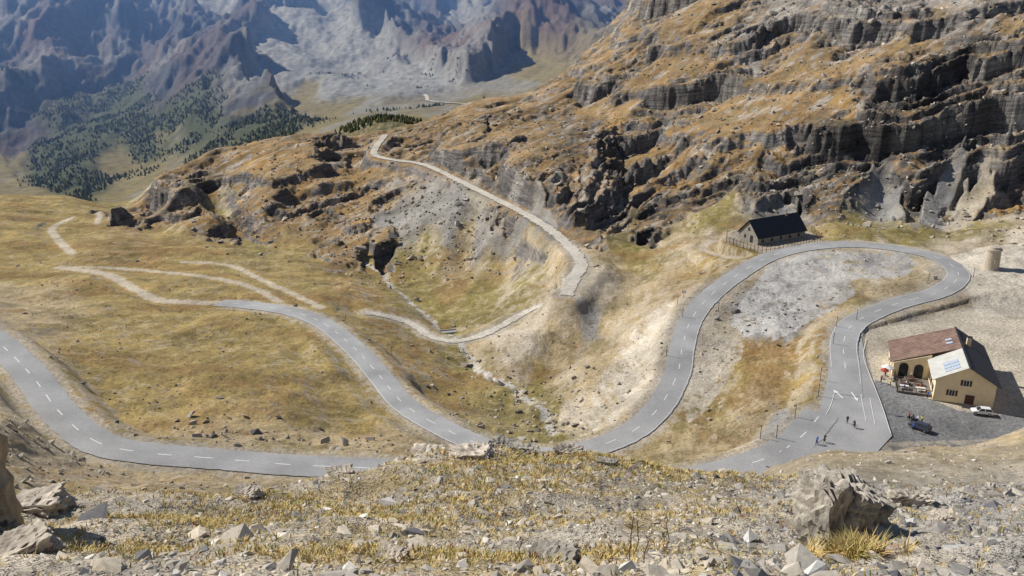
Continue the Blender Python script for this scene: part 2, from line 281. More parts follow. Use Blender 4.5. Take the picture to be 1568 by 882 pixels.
# ---------- materials
def mat(name,col,rough=.8,noise=0,scale=3,bump=0,metal=0,spec=.3,attr=False,detail=6,bdist=.05,coarse=None):
    m=bpy.data.materials.new(name); m.use_nodes=True; nt=m.node_tree; b=nt.nodes['Principled BSDF']
    b.inputs['Roughness'].default_value=rough; b.inputs['Metallic'].default_value=metal; b.inputs['Specular IOR Level'].default_value=spec
    b.inputs['Base Color'].default_value=(*col,1)
    src=None
    if attr:
        a=nt.nodes.new('ShaderNodeAttribute'); a.attribute_name='Col'; src=a.outputs['Color']
    if noise or bump:
        g=nt.nodes.new('ShaderNodeNewGeometry'); nn=nt.nodes.new('ShaderNodeTexNoise'); nn.inputs['Scale'].default_value=scale; nn.inputs['Detail'].default_value=detail; nn.inputs['Roughness'].default_value=.68
        nt.links.new(g.outputs['Position'],nn.inputs['Vector'])
        mr=nt.nodes.new('ShaderNodeMapRange'); mr.inputs[1].default_value=.3; mr.inputs[2].default_value=.7; mr.inputs[3].default_value=1-noise; mr.inputs[4].default_value=1+noise; mr.clamp=False
        nt.links.new(nn.outputs['Fac'],mr.inputs[0]); f=mr.outputs[0]
        if coarse:
            n2=nt.nodes.new('ShaderNodeTexNoise'); n2.inputs['Scale'].default_value=coarse[0]; n2.inputs['Detail'].default_value=5
            nt.links.new(g.outputs['Position'],n2.inputs['Vector'])
            m2=nt.nodes.new('ShaderNodeMapRange'); m2.inputs[1].default_value=.3; m2.inputs[2].default_value=.7; m2.inputs[3].default_value=1-coarse[1]; m2.inputs[4].default_value=1+coarse[1]
            nt.links.new(n2.outputs['Fac'],m2.inputs[0]); mm=nt.nodes.new('ShaderNodeMath'); mm.operation='MULTIPLY'
            nt.links.new(f,mm.inputs[0]); nt.links.new(m2.outputs[0],mm.inputs[1]); f=mm.outputs[0]
        vm=nt.nodes.new('ShaderNodeVectorMath'); vm.operation='SCALE'
        if src: nt.links.new(src,vm.inputs[0])
        else: vm.inputs[0].default_value=col
        nt.links.new(f,vm.inputs['Scale']); src=vm.outputs[0]
        if bump:
            bp=nt.nodes.new('ShaderNodeBump'); bp.inputs['Strength'].default_value=bump; bp.inputs['Distance'].default_value=bdist
            nt.links.new(nn.outputs['Fac'],bp.inputs['Height']); nt.links.new(bp.outputs[0],b.inputs['Normal'])
    if src: nt.links.new(src,b.inputs['Base Color'])
    return m
mt=bpy.data.materials.new('terrain_ground'); mt.use_nodes=True; nt=mt.node_tree; b=nt.nodes['Principled BSDF']
b.inputs['Roughness'].default_value=.95; b.inputs['Specular IOR Level'].default_value=.1
g=nt.nodes.new('ShaderNodeNewGeometry'); at=nt.nodes.new('ShaderNodeAttribute'); at.attribute_name='Col'
def nz(sc,det,ro,lo,hi,vec=None):
    t=nt.nodes.new('ShaderNodeTexNoise'); t.inputs['Scale'].default_value=sc;t.inputs['Detail'].default_value=det;t.inputs['Roughness'].default_value=ro
    nt.links.new(vec or g.outputs['Position'],t.inputs['Vector'])
    r=nt.nodes.new('ShaderNodeMapRange'); r.inputs[1].default_value=.3;r.inputs[2].default_value=.7;r.inputs[3].default_value=lo;r.inputs[4].default_value=hi
    nt.links.new(t.outputs['Fac'],r.inputs[0]); return t,r.outputs[0]
def mth(op,a,b_):
    m=nt.nodes.new('ShaderNodeMath'); m.operation=op
    for i,k in enumerate((a,b_)):
        if isinstance(k,(int,float)): m.inputs[i].default_value=k
        else: nt.links.new(k,m.inputs[i])
    return m.outputs[0]
ta,fa_=nz(.04,10,.75,.55,1.45); tb,fb_=nz(1.3,6,.75,.6,1.4); tc,fc_=nz(14,5,.7,.7,1.3)
dx=nt.nodes.new('ShaderNodeVectorMath'); dx.operation='DOT_PRODUCT'; nt.links.new(g.outputs['Position'],dx.inputs[0]); dx.inputs[1].default_value=(-.18,-.03,1)
sx=nt.nodes.new('ShaderNodeSeparateXYZ'); nt.links.new(g.outputs['Position'],sx.inputs[0])
cb=nt.nodes.new('ShaderNodeCombineXYZ'); nt.links.new(mth('MULTIPLY',sx.outputs[0],.07),cb.inputs[0]); nt.links.new(mth('MULTIPLY',sx.outputs[1],.07),cb.inputs[1]); nt.links.new(mth('MULTIPLY',dx.outputs['Value'],.75),cb.inputs[2])
te,fe_=nz(1.0,7,.68,.4,1.6,cb.outputs[0])
mx=nt.nodes.new('ShaderNodeMix'); mx.data_type='FLOAT'; nt.links.new(at.outputs['Alpha'],mx.inputs[0]); mx.inputs[2].default_value=1.0; nt.links.new(fe_,mx.inputs[3])
f1=mth('MULTIPLY',mth('MULTIPLY',mth('MULTIPLY',fa_,fb_),fc_),mx.outputs[0])
vm=nt.nodes.new('ShaderNodeVectorMath');vm.operation='SCALE';nt.links.new(at.outputs['Color'],vm.inputs[0]);nt.links.new(f1,vm.inputs['Scale'])
nt.links.new(vm.outputs[0],b.inputs['Base Color'])
def bmp(tx,st,dist,prev=None):
    k=nt.nodes.new('ShaderNodeBump'); k.inputs['Distance'].default_value=dist
    if isinstance(st,float): k.inputs['Strength'].default_value=st
    else: nt.links.new(st,k.inputs['Strength'])
    nt.links.new(tx.outputs['Fac'],k.inputs['Height'])
    if prev: nt.links.new(prev,k.inputs['Normal'])
    return k.outputs[0]
nb=bmp(ta,.5,3.5); nb=bmp(te,mth('MULTIPLY',at.outputs['Alpha'],.95),2.6,nb); nb=bmp(tb,.8,.5,nb); nb=bmp(tc,.6,.03,nb)
nt.links.new(nb,b.inputs['Normal'])
idx=np.arange(NR*NC).reshape(NR,NC)
fc=np.stack([idx[:-1,:-1],idx[:-1,1:],idx[1:,1:],idx[1:,:-1]],-1).reshape(-1)
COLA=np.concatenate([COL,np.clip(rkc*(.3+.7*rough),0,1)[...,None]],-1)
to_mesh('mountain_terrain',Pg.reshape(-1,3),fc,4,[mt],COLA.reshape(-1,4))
lY=np.log(Yp)
def hz(x,y):
    x=np.atleast_1d(np.asarray(x,float));y=np.atleast_1d(np.asarray(y,float))
    fi=np.interp(np.log(y+OFF),lY,np.arange(NR)); fj=(x/(y+OFF)+.85)/1.7*(NC-1)
    i=np.clip(fi.astype(int),0,NR-2); j=np.clip(fj.astype(int),0,NC-2); a=np.clip(fi-i,0,1); c=np.clip(fj-j,0,1)
    return (Z[i,j]*(1-a)+Z[i+1,j]*a)*(1-c)+(Z[i,j+1]*(1-a)+Z[i+1,j+1]*a)*c
def look(G,x,y):
    fi=np.interp(np.log(y+OFF),lY,np.arange(NR)).astype(int); fj=np.clip(((x/(y+OFF)+.85)/1.7*(NC-1)).astype(int),0,NC-1)
    return G[np.clip(fi,0,NR-1),fj]
# ---------- generic mesh builder
class MB:
    def __init__(s): s.v=[];s.f=[];s.m=[]
    def add(s,vs,fs,mi=0):
        o=len(s.v); s.v+=[tuple(v) for v in vs]; s.f+=[tuple(i+o for i in f) for f in fs]; s.m+=[mi]*len(fs)
    def box(s,c,d,mi=0,rot=0):
        x,y,z=[k/2 for k in d]; R=Matrix.Rotation(rot,3,'Z')
        vs=[Vector(c)+R@Vector((i*x,j*y,k*z)) for k in(-1,1) for i,j in((-1,-1),(1,-1),(1,1),(-1,1))]
        s.add(vs,[(3,2,1,0),(4,5,6,7),(0,1,5,4),(1,2,6,5),(2,3,7,6),(3,0,4,7)],mi)
    def tube(s,a,b,r0,r1=None,n=8,mi=0):
        r1=r0 if r1 is None else r1; a=Vector(a);b=Vector(b); q=(b-a).to_track_quat('Z','Y').to_matrix()
        vs=[a+q@Vector((r0*math.cos(t),r0*math.sin(t),0)) for t in[2*math.pi*i/n for i in range(n)]]+[b+q@Vector((r1*math.cos(t),r1*math.sin(t),0)) for t in[2*math.pi*i/n for i in range(n)]]
        s.add(vs,[(i,(i+1)%n,n+(i+1)%n,n+i) for i in range(n)]+[tuple(range(n-1,-1,-1)),tuple(range(n,2*n))],mi)
    def prism(s,poly,ax0,ax1,fn,mi=0):
        n=len(poly); vs=[fn(p,ax0) for p in poly]+[fn(p,ax1) for p in poly]
        s.add(vs,[(i,(i+1)%n,n+(i+1)%n,n+i) for i in range(n)]+[tuple(range(n-1,-1,-1)),tuple(range(n,2*n))],mi)
    def obj(s,name,mats,parent=None,loc=None,rot=0,bevel=0,smooth=False):
        me=bpy.data.meshes.new(name); me.from_pydata(s.v,[],s.f); me.polygons.foreach_set('material_index',s.m)
        if smooth: me.polygons.foreach_set('use_smooth',[True]*len(s.f))
        for m in mats: me.materials.append(m)
        me.update(); ob=bpy.data.objects.new(name,me); scene.collection.objects.link(ob)
        if parent: ob.parent=parent
        if loc is not None: ob.location=loc; ob.rotation_euler[2]=rot
        if bevel:
            bv=ob.modifiers.new('b','BEVEL'); bv.width=bevel; bv.segments=2
        return ob
def empty(name,loc,rot=0):
    e=bpy.data.objects.new(name,None); scene.collection.objects.link(e); e.location=loc; e.rotation_euler[2]=rot; return e
asph=mat('asphalt',(.35,.345,.34),.85,.14,2.0,.2,detail=10,bdist=.01,coarse=(.1,.2))
white=mat('road_paint',(.82,.82,.80),.7,.15,4)
gravel=mat('gravel_track_surface',(.56,.51,.43),.95,.3,.9,.5,detail=10,bdist=.08,coarse=(.1,.15))
def ribbon(name,c,hw,m,dz=0,ragged=0,nn=5):
    t=np.gradient(c[:,:2],axis=0); t/=np.linalg.norm(t,axis=1,keepdims=True); nrm=np.stack([-t[:,1],t[:,0]],1)
    rows=[]
    for k in range(nn):
        f=(k/(nn-1)*2-1)*hw
        off=np.full(len(c),f)
        if ragged and k in(0,nn-1): off=off+ragged*perlin(np.arange(len(c))*.35,np.full(len(c),k*7.7),201)+ragged*.6*perlin(np.arange(len(c))*.09,np.full(len(c),k*3.7),202)
        crown=.03*(1-(f/hw)**2)
        rows.append(np.concatenate([c[:,:2]+nrm*off[:,None],(c[:,2]+dz+crown)[:,None]],1))
    V=np.stack(rows,1).reshape(-1,3); I=np.arange(len(c)*nn).reshape(len(c),nn)
    return to_mesh(name,V,np.stack([I[:-1,1:],I[:-1,:-1],I[1:,:-1],I[1:,1:]],-1).reshape(-1),4,[m])
ribbon('mountain_road',C[0],3.5,asph,ragged=.22); ribbon('mountain_road',C[1],3.3,asph,ragged=.2)
ribbon('gravel_road',C[2],2.4,gravel,ragged=.8,dz=.02); ribbon('gravel_track',C[3],1.5,gravel,ragged=.6)
mb=MB(); mb.add([(x,y,-85.03) for x,y,z in APR],[tuple(range(len(APR)))[::-1]]); mb.obj('junction_asphalt',[asph])
def strip(mb,c,off,w,dz=.05,dash=None):
    t=np.gradient(c[:,:2],axis=0); t/=np.linalg.norm(t,axis=1,keepdims=True); nr=np.stack([-t[:,1],t[:,0]],1)
    d=np.r_[0,np.cumsum(np.linalg.norm(np.diff(c[:,:2],axis=0),axis=1))]
    L=[(c[i,0]+nr[i,0]*(off-w/2),c[i,1]+nr[i,1]*(off-w/2),c[i,2]+dz) for i in range(len(c))]
    R=[(c[i,0]+nr[i,0]*(off+w/2),c[i,1]+nr[i,1]*(off+w/2),c[i,2]+dz) for i in range(len(c))]
    for i in range(len(c)-1):
        if dash and (d[i]%(dash[0]+dash[1]))>dash[0]: continue
        mb.add([L[i],L[i+1],R[i+1],R[i]],[(0,1,2,3)])
mb=MB(); strip(mb,C[0],0,.18,.045,(3,4.5)); strip(mb,C[1][20:],0,.15,.045,(3,5))
strip(mb,C[1][20:],3.05,.10,.035,None); strip(mb,C[1][10:160],-3.05,.10,.035)
def pline(pts,w,dash=None):
    strip(mb,spline([(u,v,-85.0) for u,v in pts]),0,w,.045,dash)
for pts in ([(1326,520),(1322,545),(1332,575),(1350,620),(1364,664)],[(1278,600),(1268,630),(1240,660)],[(1318,604),(1326,645)],[(1332,610),(1340,650)]): pline(pts,.12)
def arrow(u,v,ang):
    x,y,z=sight(u,v,-85.0); z=-84.945; c,s=math.cos(ang),math.sin(ang)
    T=lambda a,b_:(x+a*c-b_*s,y+a*s+b_*c,z)
    mb.add([T(-.13,-2.2),T(.13,-2.2),T(.13,.6),T(-.13,.6)],[(0,1,2,3)]); mb.add([T(-.5,.6),T(.5,.6),T(0,2)],[(0,1,2)])
arrow(1283,603,.15); arrow(1309,608,3.1)
mb.obj('road_markings',[white])
# ---------- cafe building
cream=mat('cream_render',(.85,.70,.46),.9,.08,1.5,.1,coarse=(.3,.08)); rust=mat('rusty_roof',(.24,.155,.12),.6,.3,.9,.1,coarse=(.4,.25)); greyr=mat('grey_sheet_roof',(.56,.55,.50),.5,.12,.8,coarse=(.5,.1))
darkw=mat('brown_wood',(.10,.05,.03),.7,.2,4); glass=mat('window_glass',(.03,.035,.04),.15,spec=.6); stone=mat('stone_masonry',(.30,.27,.23),.9,.35,1.6,.6,bdist=.1)
slate_shade=mat('dark_slate_and_shade_roof',(.035,.037,.045),.6,.3,2,.2); panel=mat('solar_panel',(.45,.52,.62),.25,spec=.6); metal=mat('galvanised_metal',(.4,.4,.4),.5,metal=.6); wtrim=mat('white_trim',(.75,.73,.68),.6)  # slate: real on the refuge, painted shade on the restaurant's right slope
p0=sight(1428,612,-85.1); th=math.atan2(-.33,.944)
bd=empty('mountain_restaurant',(p0[0],p0[1],-85.12),th)
wl_=MB()
HE,HR,AR_=5.2,8.6,5.75
def gab(poly,b0,b1,mi=0): wl_.prism(poly,b0,b1,lambda p,b_:(p[0],b_,p[1]),mi)
gab([(0,0),(11.5,0),(11.5,HE),(AR_,HR-.15),(0,HE)],0,22)
gab([(-7.5,0),(0.01,0),(0.01,6.1),(-7.5,3.25)],10,21.9)
wl_.obj('walls',[cream],bd)
rf=MB()
def slab(a0,h0,a1,h1,b0,b1,t,mi): rf.prism([(a0,h0),(a1,h1),(a1,h1+t),(a0,h0+t)],b0,b1,lambda p,b_:(p[0],b_,p[1]),mi)
slab(-.8,HE-.35,AR_,HR,-.7,10.2,.16,0); slab(AR_,HR,12.4,HE-.45,-.7,22.6,.16,2); slab(-8.1,3.2,AR_-.003,HR+.02,10.2,22.6,.16,1)  # right slope takes the dark slate, its shadow painted as roof colour
rf.box((AR_,11,HR+.2),(.4,23.2,.12),2)
for b_ in(1.5,3.1,4.7):
    for a in(2.2,3.6):
        h=HE-.35+(a+.8)/(AR_+.8)*(HR-HE+.35)+.22
        sl=(HR-HE+.35)/(AR_+.8)
        rf.prism([(a-.62,h-.62*sl),(a+.62,h+.62*sl),(a+.62,h+.62*sl+.05),(a-.62,h-.62*sl+.05)],b_-.7,b_+.7,lambda p,q:(p[0],q,p[1]),3)
for b_ in(14,16):
    a=3.6; sl=(HR-3.2)/(AR_+8.1); h=3.2+(a+8.1)*sl+.25
    rf.prism([(a-.6,h-.6*sl),(a+.6,h+.6*sl),(a+.6,h+.6*sl+.08),(a-.6,h-.6*sl+.08)],b_-.5,b_+.5,lambda p,q:(p[0],q,p[1]),3)
for k in range(14):
    b_=10.9+k*.86; rf.prism([(-8.1,3.2+.16),(AR_,HR+.18),(AR_,HR+.22),(-8.1,3.2+.2)],b_-.025,b_+.025,lambda p,q:(p[0],q,p[1]),1)
rf.box((7.6,15,HR-.1),(.9,.9,2.0),4); rf.box((7.6,15,HR+1),(1.1,1.1,.15),2)
rf.obj('roof',[greyr,rust,slate_shade,panel,cream],bd)
wd=MB()
def win(a,h,w,hh,b_=0,door=False):
    wd.box((a,b_-.03,h+hh/2),(w,.07,hh),0 if not door else 2)
    for s_ in(-1,1): wd.box((a+s_*(w/2+.05),b_-.05,h+hh/2),(.1,.12,hh+.2),1)
    wd.box((a,b_-.05,h+hh+.05),(w,.12,.1),1); wd.box((a,b_-.06,h-.05),(w,.16,.1),1)
    if not door: wd.box((a,b_-.075,h+hh/2),(.06,.03,hh),1); [wd.box((a+s_*(w/2+.35),b_-.04,h+hh/2),(.42,.06,hh),2) for s_ in(-1,1)]
win(5.75,4.2,1.0,1.3);win(3.4,1.6,1.0,1.3);win(6.9,.1,1.8,2.2,door=True)
for a in(-5.3,-2.2):
    wd.box((a,9.96,1.3),(1.9,.08,2.6),0); wd.tube((a,9.99,2.6),(a,9.93,2.6),.95,n=20,mi=0)
for b_ in(2.5,5.5,8.2):
    wd.box((-.04,b_,1.9),(.08,1.2,1.5),0); wd.box((-.06,b_,1.1),(.14,1.4,.1),1); wd.box((-.05,b_-.8,1.9),(.07,.35,1.5),2); wd.box((-.05,b_+.8,1.9),(.07,.35,1.5),2)
for b_ in(12.5,15.5,18.5): wd.box((-7.54,b_,1.7),(.08,1.2,1.2),0)
wd.obj('windows_and_doors',[glass,wtrim,darkw],bd)
deckm=mat('grey_deck',(.2,.18,.16),.8,.2,3)
tr=MB(); tr.box((-3.6,5.6,.2),(7.0,8.2,.3),1)
for i in range(9): tr.box((-7.0,1.6+i,.85),(.1,.1,1.0),0)
tr.box((-7.0,5.6,1.35),(.1,8.2,.08),0)
for i in range(8): tr.box((-6.9+i*.95,1.6,.85),(.1,.1,1.0),0)
tr.box((-3.6,1.6,1.35),(6.8,.1,.08),0)
tr.obj('terrace_deck',[darkw,deckm],bd)
def bw(a,b_,z=0):
    c,s=math.cos(th),math.sin(th); return (p0[0]+a*c-b_*s,p0[1]+a*s+b_*c,-85.12+z)
def table(a,b_):
    m=MB(); m.box((0,0,.75),(1.8,.75,.06)); m.box((0,.65,.45),(1.8,.28,.05)); m.box((0,-.65,.45),(1.8,.28,.05))
    for x in(-.7,.7): m.tube((x,-.7,0),(x,.2,.75),.04,n=6); m.tube((x,.7,0),(x,-.2,.75),.04,n=6); m.box((x,0,.43),(.06,1.4,.07))
    m.obj('picnic_table',[wtrim if b_<5 else darkw],None,bw(a,b_,.35),th+random.uniform(-.2,.2))
for a,b_ in((-5.5,3),(-5.2,5.6),(-2.2,3),(-2.4,5.8),(-4,8)): table(a,b_)
redc=mat('red_canvas',(.45,.06,.04),.8); whc=mat('white_canvas',(.75,.75,.72),.8)
def parasol(a,b_,z,m_,R=1.4):
    m=MB(); m.tube((0,0,0),(0,0,2.5),.03,n=6,mi=1); n=8
    vs=[(0,0,2.75)]+[(R*math.cos(2*math.pi*i/n),R*math.sin(2*math.pi*i/n),2.15) for i in range(n)]+[(R*math.cos(2*math.pi*i/n),R*math.sin(2*math.pi*i/n),2.0) for i in range(n)]
    m.add(vs,[(0,i+1,(i+1)%n+1) for i in range(n)]+[(i+1,i+1+n,(i+1)%n+1+n,(i+1)%n+1) for i in range(n)]); m.tube((0,0,0),(0,0,.1),.3,n=10,mi=1)
    m.obj('parasol',[m_,metal],None,bw(a,b_,z))
parasol(-8.6,9.5,0,whc); parasol(-9.4,7.6,0,redc,.9)
# ---------- old refuge
q0=sight(1160,375,-86.4); q1=sight(1232,362,-86.4); th2=math.atan2(q1[1]-q0[1],q1[0]-q0[0]); LN=math.hypot(q1[1]-q0[1],q1[0]-q0[0])
rb=empty('stone_refuge',(q0[0],q0[1],-86.5),th2)
m=MB(); m.prism([(0,0),(9.5,0),(9.5,2.6),(4.75,7.4),(0,2.6)],0,LN,lambda p,a:(a,p[0],p[1])); 
m.box((LN*.75,4.75,7.6),(1.0,1.0,1.8)); m.obj('walls',[stone],rb)
m=MB(); 
for s_ in(0,1):
    e=-.6 if s_==0 else 10.1
    m.prism([(e,2.2),(4.75,7.55),(4.75,7.75),(e,2.4)],-.5,LN+.5,lambda p,a:(a,p[0],p[1]))
m.box((LN/2,4.75,7.8),(LN+1,.35,.12))
for i in range(4): 
    x=3+i*5; m.prism([(.6,3.55),(1.9,3.6),(1.9,5.1)],x,x+1.2,lambda p,a:(a,p[0],p[1]))
m.obj('roof',[slate_shade],rb)
m=MB()
for i in range(5): m.box((2.2+i*4.2,-.03,1.2),(1,.08,1.2)); 
m.box((-.04,3.2,1.4),(.08,1.3,2.4)); m.box((-.04,6.4,1.7),(.08,.9,1.2)); m.box((-.04,4.75,4.6),(.08,.9,1.2)); m.obj('windows_and_door',[glass],rb)
def fence(name,pts,z,h,sp,m_,r=.09):
    P=[np.array(sight(u,v,z)) for u,v in pts]; m=MB()
    for a,b_ in zip(P[:-1],P[1:]):
        n=max(1,int(np.linalg.norm(b_-a)/sp))
        for i in range(n):
            p=a+(b_-a)*i/n; zz=float(hz(p[0],p[1])[0]); m.tube((p[0],p[1],zz-.2),(p[0]+random.uniform(-.05,.05),p[1],zz+h*random.uniform(.93,1.05)),r,n=5)
            q=a+(b_-a)*(i+1)/n; z2=float(hz(q[0],q[1])[0])
            for k in(.35,.8): m.tube((p[0],p[1],zz+h*k),(q[0],q[1],z2+h*k),.06,n=4)
    m.obj(name,[m_])
fence('wooden_fence',[(1113,362),(1112,372),(1160,387),(1212,381),(1256,368),(1240,352)],-86.4,2.6,1.5,darkw)
# ---------- round monument
t0=sight(1517,409,-84.2); m=MB(); n=28; prof=[(2.55,0),(2.5,.5),(2.3,.52),(2.05,5.9),(2.3,5.95),(2.3,6.5),(1.9,6.55),(1.7,7.2),(0.01,7.35)]
vs=[(r*math.cos(2*math.pi*i/n),r*math.sin(2*math.pi*i/n),z) for r,z in prof for i in range(n)]
m.add(vs,[(k*n+i,k*n+(i+1)%n,(k+1)*n+(i+1)%n,(k+1)*n+i) for k in range(len(prof)-1) for i in range(n)]); m.box((0,-2.2,3),(.9,.25,1.2))
m.obj('round_stone_monument',[mat('monument_stone',(.50,.43,.33),.9,.3,2.5,.6,bdist=.08)],None,(t0[0],t0[1],float(hz(t0[0],t0[1])[0])-.15))
# ---------- vehicles
tyre=mat('tyre_rubber',(.02,.02,.02),.8); chrome=mat('alloy',(.5,.5,.5),.3,metal=.9)
def car(name,loc,rot,paint):
    e=empty(name,loc,rot); m=MB()
    body=[(-2.1,.35),(-2.12,.7),(-1.95,.92),(-1.2,.98),(1.0,.95),(1.85,.78),(2.1,.6),(2.1,.35)]
    m.prism(body,-.86,.86,lambda p,y:(p[0],y*(1 if p[1]<.9 else .96),p[1]),0)
    m.obj('body',[paint],e,bevel=.06)
    m=MB(); b0=[(-1.9,.93),(1.05,.93),(.35,1.42),(-1.5,1.45)]
    vs=[(x,s_*(.8 if z<1 else .62),z) for s_ in(-1,1) for x,z in b0]; m.add(vs,[(0,1,2,3),(7,6,5,4),(0,4,5,1),(1,5,6,2),(3,2,6,7),(0,3,7,4)],0); m.obj('windows',[glass],e)
    m=MB(); m.box((-.55,0,1.455),(1.8,1.22,.06)); 
    for s_ in(-1,1):
        m.tube((1.05,s_*.8,.93),(.35,s_*.62,1.44),.035,n=5); m.tube((-1.88,s_*.8,.93),(-1.48,s_*.62,1.46),.05,n=5); m.tube((-.4,s_*.8,.93),(-.4,s_*.63,1.44),.035,n=5); m.box((.9,s_*.92,.98),(.15,.18,.12))
    m.obj('roof_and_pillars',[paint],e)
    m=MB()
    for x in(-1.3,1.3):
        for s_ in(-1,1): m.tube((x,s_*.68,.32),(x,s_*.89,.32),.32,n=18); m.tube((x,s_*.885,.32),(x,s_*.9,.32),.18,n=12,mi=1)
    m.box((2.08,.6,.65),(.08,.35,.14),1);m.box((2.08,-.6,.65),(.08,.35,.14),1); m.box((2.1,0,.45),(.05,1.2,.15),0); m.box((-2.1,.65,.72),(.06,.25,.2),2);m.box((-2.1,-.65,.72),(.06,.25,.2),2)
    m.obj('wheels_and_lights',[tyre,chrome,redc],e)
wp=mat('white_car_paint',(.8,.8,.8),.3,spec=.5); bp_=mat('dark_car_paint',(.05,.06,.09),.3,spec=.5)
cx=sight(1503,633,-85.0); car('parked_car',(cx[0],cx[1],-85.1),math.pi-.25,wp)
cx=sight(1408,656,-85.0); car('parked_car',(cx[0],cx[1],-85.1),2.3,bp_)
def wheel(m,x,z,R,r,mi=0,n=20):
    for i in range(n):
        a,b_=2*math.pi*i/n,2*math.pi*(i+1)/n
        m.tube((x+R*math.cos(a),0,z+R*math.sin(a)),(x+R*math.cos(b_),0,z+R*math.sin(b_)),r,n=5,mi=mi)
def motorcycle(loc,rot,pm):
    m=MB(); wheel(m,-.7,.33,.27,.07);wheel(m,.72,.33,.27,.06); m.tube((.72,0,.33),(.45,0,1.0),.04,mi=1); m.box((0,0,.5),(.55,.34,.35),1)
    m.prism([(-.1,.75),(.45,.72),(.4,1.0),(0,.98)],-.17,.17,lambda p,y:(p[0],y,p[1]),2); m.prism([(-.8,.72),(-.1,.72),(-.1,.84),(-.85,.9)],-.14,.14,lambda p,y:(p[0],y,p[1]),0)
    m.tube((.45,-.38,1.08),(.45,.38,1.08),.025); m.box((.6,0,.95),(.15,.22,.25),2); m.box((-.75,.32,.62),(.45,.2,.35),0);m.box((-.75,-.32,.62),(.45,.2,.35),0); m.tube((-.7,.15,.35),(0,.2,.3),.05,mi=1)
    for x in(-.7,.72): m.tube((x,-.08,.33),(x,.08,.33),.09,mi=1)
    m.obj('parked_motorcycle',[tyre,metal,pm],None,loc,rot)
for u,v,r,pm in((1392,640,1.2,redc),(1398,643,1.3,bp_),(1404,645,1.1,wp)):
    q=sight(u,v,-85.0); motorcycle((q[0],q[1],-85.1),r,pm)
skin=mat('skin',(.45,.27,.19),.6); hair=mat('hair',(.04,.025,.015),.7); jeans=mat('dark_trousers',(.03,.035,.05),.9)
CL=[mat('jacket_'+n_,c,.9) for n_,c in(('blue',(.05,.13,.4)),('red',(.45,.05,.04)),('white',(.7,.7,.7)),('black',(.02,.02,.02)),('yellow',(.6,.5,.08)))]
def person(name,loc,rot,pose,cl):
    if pose=='stand': J=dict(pel=(0,0,.95),ch=(0,0,1.3),nk=(0,0,1.5),hd=(.02,0,1.62),ht=(.02,0,1.72),ls=(0,.19,1.42),le=(0,.26,1.15),lh=(.08,.25,.88),rs=(0,-.19,1.42),re=(0,-.26,1.15),rh=(.1,-.22,.9),lk=(.03,.1,.5),la=(0,.11,.08),lt=(.18,.12,.04),rk=(.05,-.1,.5),ra=(-.03,-.11,.08),rt=(.15,-.12,.04))
    elif pose=='sit': J=dict(pel=(0,0,.52),ch=(.03,0,.9),nk=(.05,0,1.1),hd=(.08,0,1.22),ht=(.08,0,1.32),ls=(.03,.19,1.02),le=(.12,.24,.78),lh=(.35,.15,.8),rs=(.03,-.19,1.02),re=(.12,-.24,.78),rh=(.35,-.15,.8),lk=(.45,.12,.52),la=(.42,.12,.08),lt=(.6,.12,.04),rk=(.45,-.12,.52),ra=(.42,-.12,.08),rt=(.6,-.12,.04))
    else: J=dict(pel=(-.2,0,.98),ch=(.1,0,1.25),nk=(.25,0,1.38),hd=(.33,0,1.47),ht=(.36,0,1.57),ls=(.2,.18,1.3),le=(.38,.2,1.1),lh=(.5,.2,.98),rs=(.2,-.18,1.3),re=(.38,-.2,1.1),rh=(.5,-.2,.98),lk=(.15,.1,.72),la=(-.02,.12,.32),lt=(.12,.12,.27),rk=(.1,-.1,.6),ra=(.0,-.12,.16),rt=(.14,-.12,.12))
    rad=dict(pel=.15,ch=.16,nk=.06,hd=.1,ht=.08,ls=.08,le=.05,lh=.04,rs=.08,re=.05,rh=.04,lk=.07,la=.045,lt=.04,rk=.07,ra=.045,rt=.04)
    ks=list(J); ed_=[('pel','ch'),('ch','nk'),('nk','hd'),('hd','ht'),('ch','ls'),('ls','le'),('le','lh'),('ch','rs'),('rs','re'),('re','rh'),('pel','lk'),('lk','la'),('la','lt'),('pel','rk'),('rk','ra'),('ra','rt')]
    me=bpy.data.meshes.new(name); me.from_pydata([J[k] for k in ks],[(ks.index(a),ks.index(b_)) for a,b_ in ed_],[])
    ob=bpy.data.objects.new(name,me); scene.collection.objects.link(ob)
    ob.modifiers.new('s','SKIN'); 
    for i,k in enumerate(ks): me.skin_vertices[0].data[i].radius=(rad[k],rad[k])
    me.skin_vertices[0].data[0].use_root=True
    ob.modifiers.new('u','SUBSURF').levels=1; ob.modifiers['u'].render_levels=1
    dg=bpy.context.evaluated_depsgraph_get(); nm=bpy.data.meshes.new_from_object(ob.evaluated_get(dg)); ob.modifiers.clear(); ob.data=nm
    nm.materials.clear()
    for mm in(cl,jeans,skin,hair): nm.materials.append(mm)
    hd=Vector(J['hd']); pel=Vector(J['pel'])
    for p in nm.polygons:
        c=p.center; p.use_smooth=True
        if (c-hd).length<.2 and c.z>J['nk'][2]+.02: p.material_index=3 if (c.z>hd.z+.07 or c.x<hd.x-.05) else 2
        elif min((c-Vector(J['lh'])).length,(c-Vector(J['rh'])).length)<.07: p.material_index=2
        elif c.z<pel.z+.02 and not min((c-Vector(J['le'])).length,(c-Vector(J['re'])).length)<.22: p.material_index=1
        else: p.material_index=0
    ob.location=loc; ob.rotation_euler[2]=rot
pi_=0
for a,b_,z,ps in((-5.5,2.35,.35,'sit'),(-2.2,3.6,.35,'sit'),(-5.0,4.9,.35,'sit'),(-9,8.6,0,'stand'),(-8.2,4.2,0,'stand'),(-1,.4,0,'stand'),(-10,5.5,0,'stand'),(-3.6,9.0,.35,'stand')):
    person('person',bw(a,b_,z),random.uniform(0,6.28),ps,CL[pi_%5]); pi_+=1
